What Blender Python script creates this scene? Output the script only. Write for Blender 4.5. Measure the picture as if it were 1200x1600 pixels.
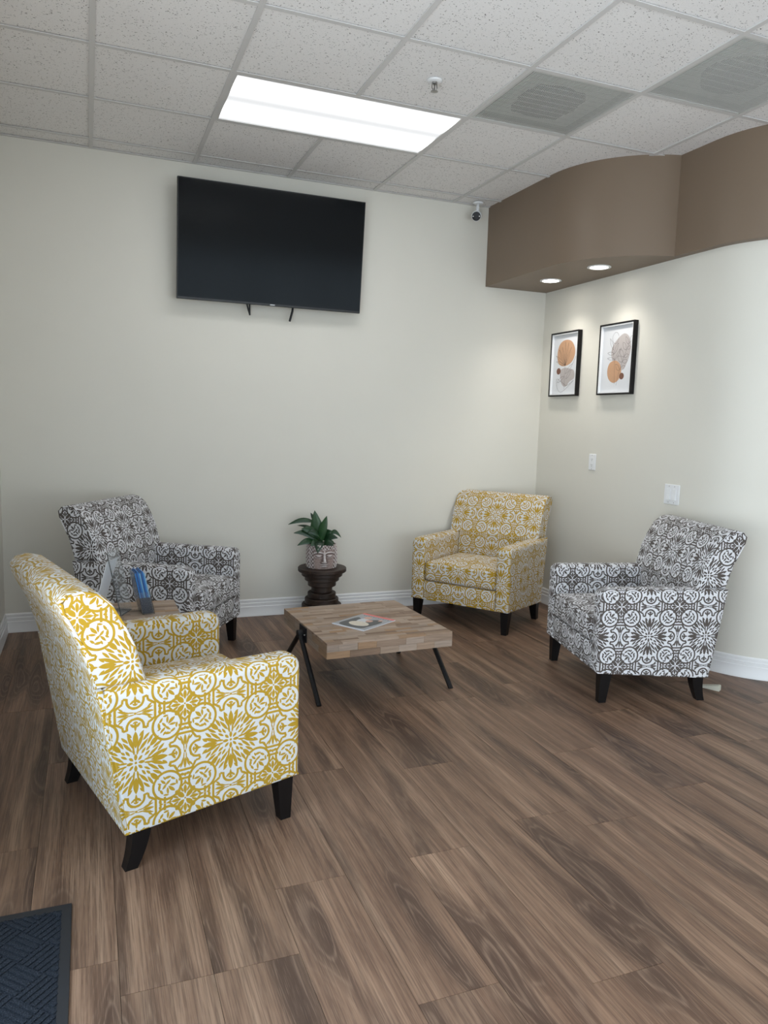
import bpy, bmesh, math, random
from mathutils import Vector, Matrix
from math import sin, cos, pi, radians, sqrt

for o in list(bpy.data.objects):
    bpy.data.objects.remove(o, do_unlink=True)
scn = bpy.context.scene
COL = scn.collection
random.seed(7)

# ------------------------------------------------------------------ camera, world, light, exposure
YAW, PITCH, ROLL = .3768, -.1191, -.0289
CAM = Vector((-.044, -5.098, 1.372))
H = 2.962                      # ceiling height
fw = Vector((sin(YAW)*cos(PITCH), cos(YAW)*cos(PITCH), sin(PITCH)))
r0 = Vector((cos(YAW), -sin(YAW), 0)); d0 = fw.cross(r0)
rt = cos(ROLL)*r0 + sin(ROLL)*d0
dn = -sin(ROLL)*r0 + cos(ROLL)*d0
cd = bpy.data.cameras.new('camera'); cam = bpy.data.objects.new('camera', cd); COL.objects.link(cam)
cd.sensor_fit = 'HORIZONTAL'; cd.sensor_width = 36.0; cd.lens = 1172.2/1200*36.0
cd.clip_start = .05
m = Matrix(((rt.x, -dn.x, -fw.x, CAM.x), (rt.y, -dn.y, -fw.y, CAM.y), (rt.z, -dn.z, -fw.z, CAM.z), (0, 0, 0, 1)))
cam.matrix_world = m
scn.camera = cam

w = bpy.data.worlds.new('sky'); scn.world = w; w.use_nodes = True
w.node_tree.nodes['Background'].inputs[0].default_value = (.75, .87, 1.0, 1)
w.node_tree.nodes['Background'].inputs[1].default_value = 1.5

def area(name, loc, rot, sx, sy, power, color):
    l = bpy.data.lights.new(name, 'AREA'); l.shape = 'RECTANGLE'; l.size = sx; l.size_y = sy
    l.energy = power; l.color = color
    o = bpy.data.objects.new(name, l); COL.objects.link(o); o.location = loc; o.rotation_euler = rot
    return o
# daylight entering by the glazed shopfront in the left wall, and an added lamp aimed up to brighten the ceiling
area('daylight_shopfront', (-.50, -4.75, 1.25), (0, radians(-90), 0), 2.3, 3.2, 48, (.66, .83, 1.0))
area('upward_fill_left', (-.48, -4.75, .9), (0, radians(-135), 0), 1.2, 3.2, 42, (1.0, .95, .88))
# lamps added at an unseen rear front: even frontal light and upward fill
area('frontal_fill_rear', (2.4, -7.1, 1.35), (radians(90), 0, 0), 4.6, 2.3, 20, (.66, .83, 1.0))
area('upward_fill_rear', (2.4, -7.05, .9), (radians(135), 0, 0), 4.6, 1.2, 32, (1.0, .95, .88))

scn.view_settings.view_transform = 'Standard'
scn.view_settings.look = 'None'
scn.view_settings.gamma = 1.0
scn.view_settings.use_curve_mapping = False
scn.view_settings.exposure = 0.45

# ------------------------------------------------------------------ helpers
def tag(o, label=None, cat=None, group=None, kind=None):
    if label: o['label'] = label
    if cat: o['category'] = cat
    if group: o['group'] = group
    if kind: o['kind'] = kind
    return o

def link(name, me, mat=None, parent=None, loc=None):
    o = bpy.data.objects.new(name, me); COL.objects.link(o)
    if mat is not None and me is not None and len(me.materials) == 0: me.materials.append(mat)
    if parent is not None: o.parent = parent
    if loc is not None: o.location = loc
    return o

def empty(name, loc=(0, 0, 0), rz=0.0):
    o = bpy.data.objects.new(name, None); COL.objects.link(o)
    o.location = loc; o.rotation_euler = (0, 0, rz); o.empty_display_size = .05
    return o

def mesh(name, verts, faces, smooth=False):
    me = bpy.data.meshes.new(name); me.from_pydata([tuple(v) for v in verts], [], faces)
    bm = bmesh.new(); bm.from_mesh(me); bmesh.ops.recalc_face_normals(bm, faces=bm.faces); bm.to_mesh(me); bm.free()
    if smooth: me.polygons.foreach_set('use_smooth', [True]*len(me.polygons))
    me.update()
    return me

class MB:
    """collects simple solids into one mesh"""
    def __init__(s): s.v = []; s.f = []
    def add(s, v, f):
        n = len(s.v); s.v += [tuple(q) for q in v]; s.f += [tuple(i+n for i in g) for g in f]; return s
    def box(s, x0, x1, y0, y1, z0, z1):
        v = [(x0,y0,z0),(x1,y0,z0),(x1,y1,z0),(x0,y1,z0),(x0,y0,z1),(x1,y0,z1),(x1,y1,z1),(x0,y1,z1)]
        return s.add(v, [(0,3,2,1),(4,5,6,7),(0,1,5,4),(1,2,6,5),(2,3,7,6),(3,0,4,7)])
    def lathe(s, prof, seg=32, c=(0,0,0), cap=True, axis='Z'):
        v = []; f = []
        for (r, z) in prof:
            for k in range(seg):
                a = 2*pi*k/seg
                p = (r*cos(a), r*sin(a), z)
                if axis == 'X': p = (z, r*cos(a), r*sin(a))
                if axis == 'Y': p = (r*cos(a), z, r*sin(a))
                v.append((p[0]+c[0], p[1]+c[1], p[2]+c[2]))
        for i in range(len(prof)-1):
            for k in range(seg):
                a = i*seg+k; b = i*seg+(k+1) % seg
                f.append((a, b, b+seg, a+seg))
        if cap:
            f.append(tuple(range(seg-1, -1, -1))); n = (len(prof)-1)*seg; f.append(tuple(range(n, n+seg)))
        return s.add(v, f)
    def tube(s, pts, r, seg=8, r2=None):
        pts = [Vector(p) for p in pts]; v = []; f = []; n = len(pts)
        for i, p in enumerate(pts):
            t = (pts[min(i+1, n-1)]-pts[max(i-1, 0)]).normalized()
            up = Vector((0, 0, 1)) if abs(t.z) < .9 else Vector((1, 0, 0))
            a = t.cross(up).normalized(); b = t.cross(a)
            rr = r if r2 is None else r+(r2-r)*i/(n-1)
            for k in range(seg):
                an = 2*pi*(k+.5)/seg; v.append(p+a*rr*cos(an)+b*rr*sin(an))
        for i in range(n-1):
            for k in range(seg):
                x = i*seg+k; y = i*seg+(k+1) % seg; f.append((x, y, y+seg, x+seg))
        f.append(tuple(range(seg-1, -1, -1))); f.append(tuple(range((n-1)*seg, n*seg)))
        return s.add(v, f)
    def prism(s, outline, lo, hi, axis='Z'):
        n = len(outline); v = []
        for h in (lo, hi):
            for (a, b) in outline:
                v.append({'Z': (a, b, h), 'Y': (a, h, b), 'X': (h, a, b)}[axis])
        f = [tuple(range(n-1, -1, -1)), tuple(range(n, 2*n))] + [(i, (i+1) % n, n+(i+1) % n, n+i) for i in range(n)]
        return s.add(v, f)
    def me(s, name, smooth=False): return mesh(name, s.v, s.f, smooth)
    def build(s, name, mat, parent=None, loc=None, smooth=False, bevel=0.0, seg=2):
        o = link(name, s.me(name, smooth), mat, parent, loc)
        if bevel:
            b = o.modifiers.new('bevel', 'BEVEL'); b.width = bevel; b.segments = seg; b.limit_method = 'ANGLE'
            b.angle_limit = radians(40)
        return o

def smooth_by_angle(o, deg=35):
    me = o.data
    me.polygons.foreach_set('use_smooth', [True]*len(me.polygons))
    bm = bmesh.new(); bm.from_mesh(me)
    for e in bm.edges:
        if len(e.link_faces) == 2 and e.calc_face_angle(0) > radians(deg): e.smooth = False
    bm.to_mesh(me); bm.free()
    return o

# ------------------------------------------------------------------ material toolkit
class NT:
    def __init__(s, mat):
        s.t = mat.node_tree; s.n = s.t.nodes; s.l = s.t.links
        s.bsdf = next((x for x in s.n if x.type == 'BSDF_PRINCIPLED'), None)
    def new(s, typ, **kw):
        x = s.n.new(typ)
        for k, v in kw.items(): setattr(x, k, v)
        return x
    def put(s, inp, v):
        if isinstance(v, bpy.types.NodeSocket): s.l.new(v, inp)
        else: inp.default_value = v
    def math(s, op, a, b=None, c=None, clamp=False):
        x = s.new('ShaderNodeMath', operation=op); x.use_clamp = clamp
        s.put(x.inputs[0], a)
        if b is not None: s.put(x.inputs[1], b)
        if c is not None: s.put(x.inputs[2], c)
        return x.outputs[0]
    def vm(s, op, a, b=None, out=0):
        x = s.new('ShaderNodeVectorMath', operation=op); s.put(x.inputs[0], a)
        if b is not None: s.put(x.inputs[1], b)
        return x.outputs['Value'] if op in ('LENGTH', 'DOT_PRODUCT', 'DISTANCE') else x.outputs['Vector']
    def mapping(s, v, loc=(0,0,0), rot=(0,0,0), scale=(1,1,1), typ='POINT'):
        x = s.new('ShaderNodeMapping', vector_type=typ); s.put(x.inputs[0], v)
        s.put(x.inputs['Location'], loc); s.put(x.inputs['Rotation'], rot); s.put(x.inputs['Scale'], scale)
        return x.outputs[0]
    def noise(s, v, scale, detail=2, rough=.5, dist=0):
        x = s.new('ShaderNodeTexNoise'); s.put(x.inputs['Vector'], v); s.put(x.inputs['Scale'], scale)
        x.inputs['Detail'].default_value = detail; x.inputs['Roughness'].default_value = rough; x.inputs['Distortion'].default_value = dist
        return x.outputs[0]
    def voronoi(s, v, scale, feature='F1', out='Distance', rnd=1.0):
        x = s.new('ShaderNodeTexVoronoi', feature=feature); s.put(x.inputs['Vector'], v); s.put(x.inputs['Scale'], scale)
        x.inputs['Randomness'].default_value = rnd
        return x.outputs[out]
    def ramp(s, f, stops, interp='LINEAR'):
        x = s.new('ShaderNodeValToRGB'); s.put(x.inputs[0], f); e = x.color_ramp.elements; x.color_ramp.interpolation = interp
        while len(e) < len(stops): e.new(.5)
        for i, (p, c) in enumerate(stops):
            e[i].position = p; e[i].color = (*c, 1) if len(c) == 3 else c
        return x.outputs[0]
    def mix(s, f, a, b, blend='MIX'):
        x = s.new('ShaderNodeMix', data_type='RGBA', blend_type=blend)
        s.put(x.inputs[0], f); s.put(x.inputs[6], a if isinstance(a, bpy.types.NodeSocket) else (*a, 1)); s.put(x.inputs[7], b if isinstance(b, bpy.types.NodeSocket) else (*b, 1))
        return x.outputs[2]
    def bump(s, h, strength=.2, dist=.01):
        x = s.new('ShaderNodeBump'); s.put(x.inputs['Height'], h); x.inputs['Strength'].default_value = strength; x.inputs['Distance'].default_value = dist
        s.l.new(x.outputs[0], s.bsdf.inputs['Normal'])
    def coord(s, which='Object'): return s.new('ShaderNodeTexCoord').outputs[which]
    def rand(s): return s.new('ShaderNodeObjectInfo').outputs['Random']
    def xyz(s, v):
        x = s.new('ShaderNodeSeparateXYZ'); s.put(x.inputs[0], v); return x.outputs
    def comb(s, x, y, z=0.0):
        c = s.new('ShaderNodeCombineXYZ')
        for i, q in enumerate((x, y, z)): s.put(c.inputs[i], q)
        return c.outputs[0]

def newmat(name, color=(.8, .8, .8), rough=.5, metal=0.0, spec=.5):
    mt = bpy.data.materials.new(name); mt.use_nodes = True; b = mt.node_tree.nodes['Principled BSDF']
    b.inputs['Base Color'].default_value = (*color, 1); b.inputs['Roughness'].default_value = rough
    b.inputs['Metallic'].default_value = metal; b.inputs['Specular IOR Level'].default_value = spec
    return mt

def flat(name, color, rough=.5, metal=0.0, spec=.5, var=.06, scale=40, bump=0.0):
    """plain colour with a little procedural mottling and relief"""
    mt = newmat(name, color, rough, metal, spec); t = NT(mt); v = t.coord('Object')
    n = t.noise(v, scale, 3)
    f = t.math('MULTIPLY_ADD', n, 2*var, 1-var)
    c = t.mix(1.0, color, t.comb(f, f, f), 'MULTIPLY')
    t.l.new(c, t.bsdf.inputs['Base Color'])
    if bump: t.bump(n, bump, .005)
    return mt

def emit(name, color, strength):
    mt = newmat(name, (0.8, .8, .8), .6); b = mt.node_tree.nodes['Principled BSDF']
    b.inputs['Emission Color'].default_value = (*color, 1); b.inputs['Emission Strength'].default_value = strength
    return mt

# ---- wall paint: cream eggshell with orange-peel relief
def paint(name, color, rough=.55, bump=.06, spec=.35):
    mt = newmat(name, color, rough, 0, spec); t = NT(mt); v = t.coord('Object')
    n = t.noise(v, 3.0, 2); f = t.math('MULTIPLY_ADD', n, .05, .975)
    t.l.new(t.mix(1.0, color, t.comb(f, f, f), 'MULTIPLY'), t.bsdf.inputs['Base Color'])
    t.bump(t.noise(v, 220, 2), bump, .003)
    return mt
M = {}
M['wall'] = paint('wall_paint', (.69, .668, .60))
M['soffit'] = paint('soffit_paint', (.190, .139, .097), .45, .04, .4)
M['base'] = paint('baseboard_paint', (.78, .78, .78), .35, .01, .5)
M['white'] = flat('white_plastic', (.78, .79, .80), .35, var=.01)
M['black'] = flat('black_lacquer', (.006, .005, .005), .42, spec=.25, var=.1)
M['iron'] = flat('black_iron', (.008, .008, .009), .45, spec=.3, var=.2, scale=60, bump=.1)
M['rail'] = flat('ceiling_rail_paint', (.60, .59, .58), .5, var=.02)
M['dark'] = flat('dark_cavity', (.02, .02, .02), .8)
M['chrome'] = flat('brushed_chrome', (.35, .34, .33), .3, metal=1.0)

# ---- ceiling tile: mineral fibre with fissures and pin holes
mt = newmat('ceiling_tile', (.6, .6, .6), .95, 0, .1); t = NT(mt); M['tile'] = mt
v = t.vm('ADD', t.coord('Object'), t.comb(t.math('MULTIPLY', t.rand(), 31.0), t.math('MULTIPLY', t.rand(), 17.0), 0.0))
v = t.vm('MULTIPLY', v, (1, 1, 0))
ds = t.noise(v, 55, 2); dv = t.vm('ADD', v, t.comb(t.math('MULTIPLY', ds, .022), t.math('MULTIPLY', t.noise(t.vm('ADD', v, (9, 4, 0)), 55, 2), .022)))
f1 = t.voronoi(t.mapping(dv, scale=(1.0, 1.9, 1)), 75)
sel = t.noise(v, 38, 1)
fis = t.math('MULTIPLY', t.math('LESS_THAN', f1, .21), t.math('GREATER_THAN', sel, .45))
pin = t.math('LESS_THAN', t.voronoi(v, 210), .17)
hole = t.math('MAXIMUM', fis, t.math('MULTIPLY', pin, .45))
tone = t.math('MULTIPLY_ADD', t.noise(v, 2.5, 2), .06, .97)
base = t.mix(1.0, (.80, .785, .775), t.comb(tone, tone, tone), 'MULTIPLY')
t.l.new(t.mix(hole, base, (.16, .15, .14)), t.bsdf.inputs['Base Color'])
t.bump(t.math('SUBTRACT', 1.0, hole), .35, .004)

# ---- floor plank: smoked oak with cathedral figure, knots and fine pores
mt = newmat('oak_plank', (.2, .12, .07), .42, 0, .35); t = NT(mt); M['plank'] = mt
rnd = t.rand()
off = t.comb(t.math('MULTIPLY', rnd, 27.0), t.math('MULTIPLY', rnd, 61.0), t.math('MULTIPLY', rnd, 91.0))
p = t.vm('ADD', t.coord('Object'), off)
px = t.mapping(p, scale=(1.5, .20, 1.0))
wob = t.noise(t.mapping(p, scale=(1.0, .35, 1)), 9, 2)
pxw = t.vm('ADD', px, t.comb(t.math('MULTIPLY_ADD', wob, .05, -.025), 0.0, 0.0))
fig = t.noise(pxw, 6.4, 1.4, .45)
fine = t.noise(t.mapping(p, scale=(210, 4.0, 1)), 1.0, 4, .65)
rings = t.math('SINE', t.math('MULTIPLY_ADD', fig, 120.0, t.math('MULTIPLY', fine, 2.2)))
line = t.math('POWER', t.math('MULTIPLY_ADD', rings, .5, .5), 5.0)
knot = t.ramp(fig, [(.505, (0, 0, 0)), (.64, (1, 1, 1))])          # heartwood flames round the knots
fine2 = t.noise(t.mapping(p, scale=(520, 14, 1)), 1.0, 2, .5)
broad = t.noise(t.mapping(p, scale=(26, 1.0, 1)), 1.0, 3, .6)
ptone = t.math('MULTIPLY_ADD', rnd, .14, .93)
c = t.ramp(broad, [(.28, (.115, .064, .041)), (.50, (.222, .134, .087)), (.72, (.350, .228, .152))])
c = t.mix(t.math('MULTIPLY', knot, .78), c, (.040, .022, .016))
lam = t.math('MULTIPLY', line, t.math('MULTIPLY_ADD', knot, .30, .08))
c = t.mix(lam, c, (.32, .215, .150))
c = t.mix(t.math('MULTIPLY', t.ramp(fine, [(.40, (1, 1, 1)), (.56, (0, 0, 0))]), .60), c, (.075, .042, .028))
c = t.mix(t.math('MULTIPLY', t.ramp(fine2, [(.56, (0, 0, 0)), (.72, (1, 1, 1))]), .35), c, (.33, .225, .155))
c = t.mix(1.0, c, t.comb(ptone, ptone, ptone), 'MULTIPLY')
t.l.new(c, t.bsdf.inputs['Base Color'])
t.l.new(t.math('MULTIPLY_ADD', fine, .22, .34), t.bsdf.inputs['Roughness'])
t.bump(t.math('ADD', fine, t.math('MULTIPLY', lam, .5)), .12, .002)

# ---- damask upholstery: medallions, ringed sprigs and linking bands, evaluated on a folded repeat
def damask(name, ink, ground):
    mt = newmat(name, ground, .85, 0, .2); t = NT(mt)
    uv = t.new('ShaderNodeUVMap').outputs[0]
    fr = t.vm('FRACTION', t.vm('ADD', uv, (.5, .5, 0)))
    ab = t.vm('ABSOLUTE', t.vm('SUBTRACT', fr, (.5, .5, 0)))
    x = t.xyz(ab)
    U = t.math('MAXIMUM', x[0], x[1]); V = t.math('MINIMUM', x[0], x[1])
    wn = t.noise(uv, 26, 1)
    q = t.comb(t.math('ADD', U, t.math('MULTIPLY_ADD', wn, .012, -.006)), V, 0.0)
    class Acc:
        tot = None
        def append(self, d): self.tot = d if self.tot is None else t.math('MAXIMUM', self.tot, d)
    acc = Acc()
    def leaf(cu, cv, L, W, a, k=.8):
        """pointed leaf, half length L, half width W"""
        mp = t.mapping(q, loc=(cu, cv, 0), rot=(0, 0, radians(a)), scale=(1, 1, 1), typ='TEXTURE')
        W = W*1.24; L = L*1.05
        h = (L*L-W*W)/(2*W)                     # lens of two circles of radius h+W
        d = t.vm('LENGTH', t.vm('ADD', t.vm('ABSOLUTE', mp), (0, h, 0)))
        acc.append(t.math('LESS_THAN', d, h+W))
    def disc(cu, cv, r): acc.append(t.math('LESS_THAN', t.vm('DISTANCE', q, (cu, cv, 0)), r))
    def ring(cu, cv, r, wd, cond=None):
        d = t.math('LESS_THAN', t.math('ABSOLUTE', t.math('SUBTRACT', t.vm('DISTANCE', q, (cu, cv, 0)), r)), wd)
        if cond is not None: d = t.math('MULTIPLY', d, cond)
        acc.append(d)
    def bar(u0, v0, u1, v1, wd):
        L = sqrt((u1-u0)**2+(v1-v0)**2)/2
        mp = t.mapping(q, loc=((u0+u1)/2, (v0+v1)/2, 0), rot=(0, 0, math.atan2(v1-v0, u1-u0)), scale=(L, wd, 1), typ='TEXTURE')
        a = t.xyz(t.vm('ABSOLUTE', mp))
        acc.append(t.math('LESS_THAN', t.math('MAXIMUM', a[0], a[1]), 1.0))
    W = .0125
    ring(.315, .315, .145, W)
    bar(.43, .287, .50, .287, W); bar(.415, .195, .50, .195, W)
    ring(.365, 0, .082, W, t.math('GREATER_THAN', U, .35))
    bar(.352, .072, .338, .118, W); bar(.338, .118, .385, .125, W*.9); bar(.385, .125, .425, .19, W)
    # sprig inside the bracket
    leaf(.372, 0, .048, .011, 0); leaf(.380, .026, .034, .010, 50); leaf(.410, .012, .018, .006, -50)
    # hourglass sprig
    leaf(.5, .120, .058, .012, 90); leaf(.470, .112, .062, .010, 108); leaf(.487, .045, .045, .005, 98); disc(.5, 0, .012)
    leaf(.440, .140, .030, .008, 130)
    # large flower: tulip petals on the axes, pairs of lobes between
    leaf(.235, 0, .082, .022, 0); leaf(.215, .046, .088, .015, 22); leaf(.172, .078, .072, .012, 40)
    leaf(.120, .020, .040, .009, 10); leaf(.058, 0, .032, .013, 0); leaf(.045, .045, .028, .011, 45); disc(0, 0, .013)
    leaf(.185, .185, .060, .020, 45); leaf(.215, .145, .055, .012, 32); leaf(.112, .078, .034, .010, 35); leaf(.125, .125, .030, .010, 45)
    leaf(.290, .060, .034, .010, 40); leaf(.250, .105, .046, .011, 44)
    # small flower in the curved frame
    leaf(.452, .452, .050, .021, 45); leaf(.5, .405, .048, .014, 90); leaf(.462, .396, .040, .010, 62); disc(.5, .5, .010)
    leaf(.5, .330, .026, .010, 90); leaf(.478, .350, .032, .008, 130); leaf(.425, .405, .028, .009, 15)
    # scrolling sprig within the ring
    leaf(.358, .358, .046, .014, 45); leaf(.372, .318, .036, .010, 5); leaf(.322, .285, .034, .010, -40); leaf(.270, .270, .036, .010, 45)
    leaf(.318, .232, .036, .011, -8); leaf(.372, .252, .030, .010, 35); leaf(.412, .300, .028, .009, 80); leaf(.285, .235, .022, .008, 60)
    # flecks between the bands
    leaf(.472, .24, .024, .012, 15); leaf(.5, .248, .02, .010, 90)
    tot = acc.tot
    weave = t.noise(uv, 330, 1); wf = t.math('MULTIPLY_ADD', weave, .16, .92)
    c = t.mix(tot, ground, ink)
    t.l.new(t.mix(1.0, c, t.comb(wf, wf, wf), 'MULTIPLY'), t.bsdf.inputs['Base Color'])
    t.bsdf.inputs['Sheen Weight'].default_value = .1
    t.bump(weave, .12, .002)
    return mt
M['yellow'] = damask('yellow_damask_cloth', (.39, .24, .018), (.58, .578, .57))
M['grey'] = damask('grey_damask_cloth', (.085, .071, .064), (.66, .66, .68))

# ---- reclaimed wood blocks
mt = newmat('reclaimed_block', (.3, .2, .12), .6, 0, .3); t = NT(mt); M['block'] = mt
rnd = t.rand()
p = t.vm('ADD', t.coord('Object'), t.comb(t.math('MULTIPLY', rnd, 13.0), t.math('MULTIPLY', rnd, 29.0), t.math('MULTIPLY', rnd, 7.0)))
g1 = t.noise(t.mapping(p, scale=(9, 130, 130)), 1.0, 3, .6)
c = t.ramp(rnd, [(0, (.20, .130, .088)), (.25, (.32, .235, .175)), (.5, (.40, .305, .235)), (.75, (.30, .235, .19)), (1, (.33, .20, .11))])
gt = t.math('MULTIPLY_ADD', g1, .9, .55)
t.l.new(t.mix(1.0, c, t.comb(gt, gt, gt), 'MULTIPLY'), t.bsdf.inputs['Base Color']); t.bump(g1, .25, .002)

# ---- dark stool wood
mt = newmat('dark_stained_wood', (.03, .018, .012), .5, 0, .4); t = NT(mt); M['stool'] = mt
p = t.coord('Object'); g1 = t.noise(t.mapping(p, scale=(6, 60, 60)), 1.0, 3, .6)
t.l.new(t.ramp(g1, [(.3, (.014, .008, .006)), (.7, (.050, .030, .021))]), t.bsdf.inputs['Base Color']); t.bump(g1, .2, .002)

# ---- television glass
M['screen'] = flat('black_screen_glass', (.005, .006, .007), .14, spec=.12, var=.02)
M['bezel'] = flat('black_bezel_plastic', (.006, .006, .006), .4, var=.05)
# ---- entrance mat
mt = newmat('mat_pile', (.03, .035, .045), .95, 0, .1); t = NT(mt); M['pile'] = mt
p = t.coord('Object'); n = t.noise(p, 320, 2)
t.l.new(t.ramp(n, [(.3, (.008, .010, .013)), (.6, (.026, .031, .041)), (.8, (.07, .08, .10))]), t.bsdf.inputs['Base Color']); t.bump(n, .6, .004)
M['rubber'] = flat('black_rubber', (.012, .013, .016), .6, var=.1)

# ------------------------------------------------------------------ room shell
WX = 3.265                       # face of the right wall
RC = (WX+.532, -1.70)            # centre of its rounded end
LX = -.545
XE, YF = 6.0, -7.2
def wall_path(off=0.0, n=14):
    """right wall from the back corner, round the curve, then away to the right; off = distance into the room"""
    pts = [(WX-off, 0.0), (WX-off, RC[1])]
    for k in range(1, n+1):
        a = pi + (pi/2)*k/n
        pts.append((RC[0]+(.532+off)*cos(a), RC[1]+(.532+off)*sin(a)))
    pts.append((XE, RC[1]-.532-off))
    return pts
def ribbon(name, inner, outer, z0, z1, mat, parent=None):
    """solid strip between two polylines of equal length"""
    n = len(inner); v = []
    for z in (z0, z1):
        v += [(x, y, z) for x, y in inner] + [(x, y, z) for x, y in outer]
    f = []
    for i in range(n-1):
        a, b, c_, d = i, i+1, n+i, n+i+1; A, B, C_, D = a+2*n, b+2*n, c_+2*n, d+2*n
        f += [(a, b, B, A), (c_, C_, D, d), (a, c_, d, b), (A, B, D, C_)]
    f += [(0, 2*n, 3*n, n), (n-1, 2*n-1, 4*n-1, 3*n-1)]
    o = link(name, mesh(name, v, f), mat, parent); smooth_by_angle(o, 30); return o

S = lambda o: tag(o, kind='structure')
S(MB().box(LX-.12, WX+.12, 0, .12, 0, H+.10).build('wall_back', M['wall']))
S(ribbon('wall_right', wall_path(0), wall_path(-.12), 0, H+.10, M['wall']))
wl = MB().box(LX-.12, LX, -3.0, 0, 0, H+.1).box(LX-.12, LX, -6.4, -3.0, 2.5, H+.1).box(LX-.12, LX, YF, -6.4, 0, H+.1)
S(wl.build('wall_left', M['wall']))
wf = MB().box(LX-.12, .05, YF-.12, YF, 0, H+.1).box(.05, 4.75, YF-.12, YF, 2.55, H+.1).box(4.75, XE+.12, YF-.12, YF, 0, H+.1)
S(wf.build('wall_front', M['wall']))
S(MB().box(XE, XE+.12, YF, RC[1]-.532, 0, H+.1).build('wall_far_right', M['wall']))
# shopfront glazing bars and panes
glass = newmat('clear_glass', (.9, .95, .95), .02, 0, .5)
gb = glass.node_tree.nodes['Principled BSDF']; gb.inputs['Transmission Weight'].default_value = 1.0; gb.inputs['IOR'].default_value = 1.1
alu = flat('dark_window_metal', (.05, .05, .05), .4, metal=.6)
def shopfront(name, a0, a1, top, n, fixed, axis):
    fr = MB(); st = (a1-a0)/n
    def bx(m_, p0, p1, z0, z1, d):
        if axis == 'Y': m_.box(fixed-d, fixed+d, p0, p1, z0, z1)
        else: m_.box(p0, p1, fixed-d, fixed+d, z0, z1)
    for k in range(n+1):
        c0 = a0+st*k; bx(fr, max(a0, c0-.025), min(a1, c0+.025), 0.0, top, .04)
    bx(fr, a0, a1, 0.0, .06, .039); bx(fr, a0, a1, top-.05, top, .039)
    o = S(fr.build(name, alu))
    for k in range(n):
        g = MB(); bx(g, a0+st*k+.026, a0+st*(k+1)-.026, .061, top-.051, .004); g.build('pane', glass, o)
shopfront('window_1', -6.4, -3.0, 2.5, 4, LX-.07, 'Y')
shopfront('rear_window_added', .05, 4.75, 2.55, 4, YF-.07, 'X')  # unseen rear glazing, added for even light from behind the camera

# soffit: brown bulkhead, bulging round the corner then following the wall
SZ = 2.397
outl = [(2.735, 0.0), (2.735, -.82)]
R1 = .64
amax = math.acos((2.735+R1-3.207)/R1)
for k in range(1, 17):
    a = amax*k/16
    outl.append((2.735+R1-R1*cos(a), -.82-R1*sin(a)))
outl[-1] = (3.207, outl[-1][1])
jy = outl[-1][1]
p2 = [(WX-.058, jy), (WX-.058, RC[1])]
for k in range(1, 15):
    a = pi+(pi/2)*k/14; p2.append((RC[0]+.590*cos(a), RC[1]+.590*sin(a)))
p2.append((XE, RC[1]-.590))
poly = outl + p2[1:]
inner = [(WX+.02, 0.0)]
# solid: bottom, top, outer face
full = poly + [(XE, RC[1]-.50)] + [(RC[0]+.5*cos(pi+pi/2*(1-k/10)), RC[1]+.5*sin(pi+pi/2*(1-k/10))) for k in range(1, 10)] + [(WX+.03, RC[1]), (WX+.03, .03), (2.735, .03)]
so = MB().prism(full, SZ, H+.06).build('soffit', M['soffit']); smooth_by_angle(so, 25)
S(so)

# baseboards: stepped profile (distance out of wall, height)
BP = [(.018, 0), (.018, .012), (.0145, .022), (.0145, .068), (.011, .072), (.0115, .092), (.0075, .096), (.008, .112), (.003, .120), (-.004, .120), (-.004, 0)]
def base_run(name, pathfn):
    rows = [(pathfn(d), z) for d, z in BP]; n = len(rows[0][0]); v = []; f = []
    for pts, z in rows: v += [(x, y, z) for x, y in pts]
    for i in range(len(rows)):
        j = (i+1) % len(rows)
        for k in range(n-1): f.append((i*n+k, i*n+k+1, j*n+k+1, j*n+k))
    f.append(tuple(i*n for i in range(len(rows)))); f.append(tuple(i*n+n-1 for i in range(len(rows))))
    o = link(name, mesh(name, v, f), M['base']); smooth_by_angle(o, 20); return S(o)
base_run('baseboard_back', lambda d: [(LX+d, -d), (WX-d, -d)])
base_run('baseboard_right', lambda d: [(WX-d, -d)]+wall_path(d)[1:])
base_run('baseboard_left', lambda d: [(LX+d, -2.99), (LX+d, -d)])

# floor: sub-floor with single planks laid on it
floor = S(MB().box(LX-.1, XE, YF, .1, -.06, -.008).build('floor', flat('subfloor', (.02, .014, .01), .9)))
PW, PL = .2195, 1.22
ends = {0: -3.363+.0, 1: -3.363, 2: -3.08, 3: -3.624, 7: -3.08}
pm = {}
i0 = int(math.floor((LX-.005)/PW))
for i in range(i0, int((XE-.0)/PW)+1):
    x0 = .005+PW*i; x1 = x0+PW
    a0 = max(x0, LX+.002); a1 = min(x1, XE-.002)
    if a1-a0 < .02: continue
    yend = ends.get(i, -random.random()*PL)
    y1 = yend
    while y1 < 0: y1 += PL
    while y1 > YF:
        y0 = y1-PL
        b0, b1 = max(y0, YF+.002), min(y1, -.002)
        inside = not (a0 > WX+.12 and b0 > RC[1]-.40)
        if b1-b0 > .03 and inside:
            key = (round(a1-a0, 3), round(b1-b0, 3))
            if key not in pm:
                hx, hy = (a1-a0)/2-.0006, (b1-b0)/2-.0006
                pm[key] = MB().box(-hx, hx, -hy, hy, -.008, 0).me('plank'); pm[key].materials.append(M['plank'])
            link('plank', pm[key], None, floor, ((a0+a1)/2, (b0+b1)/2, 0))
        y1 = y0

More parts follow.
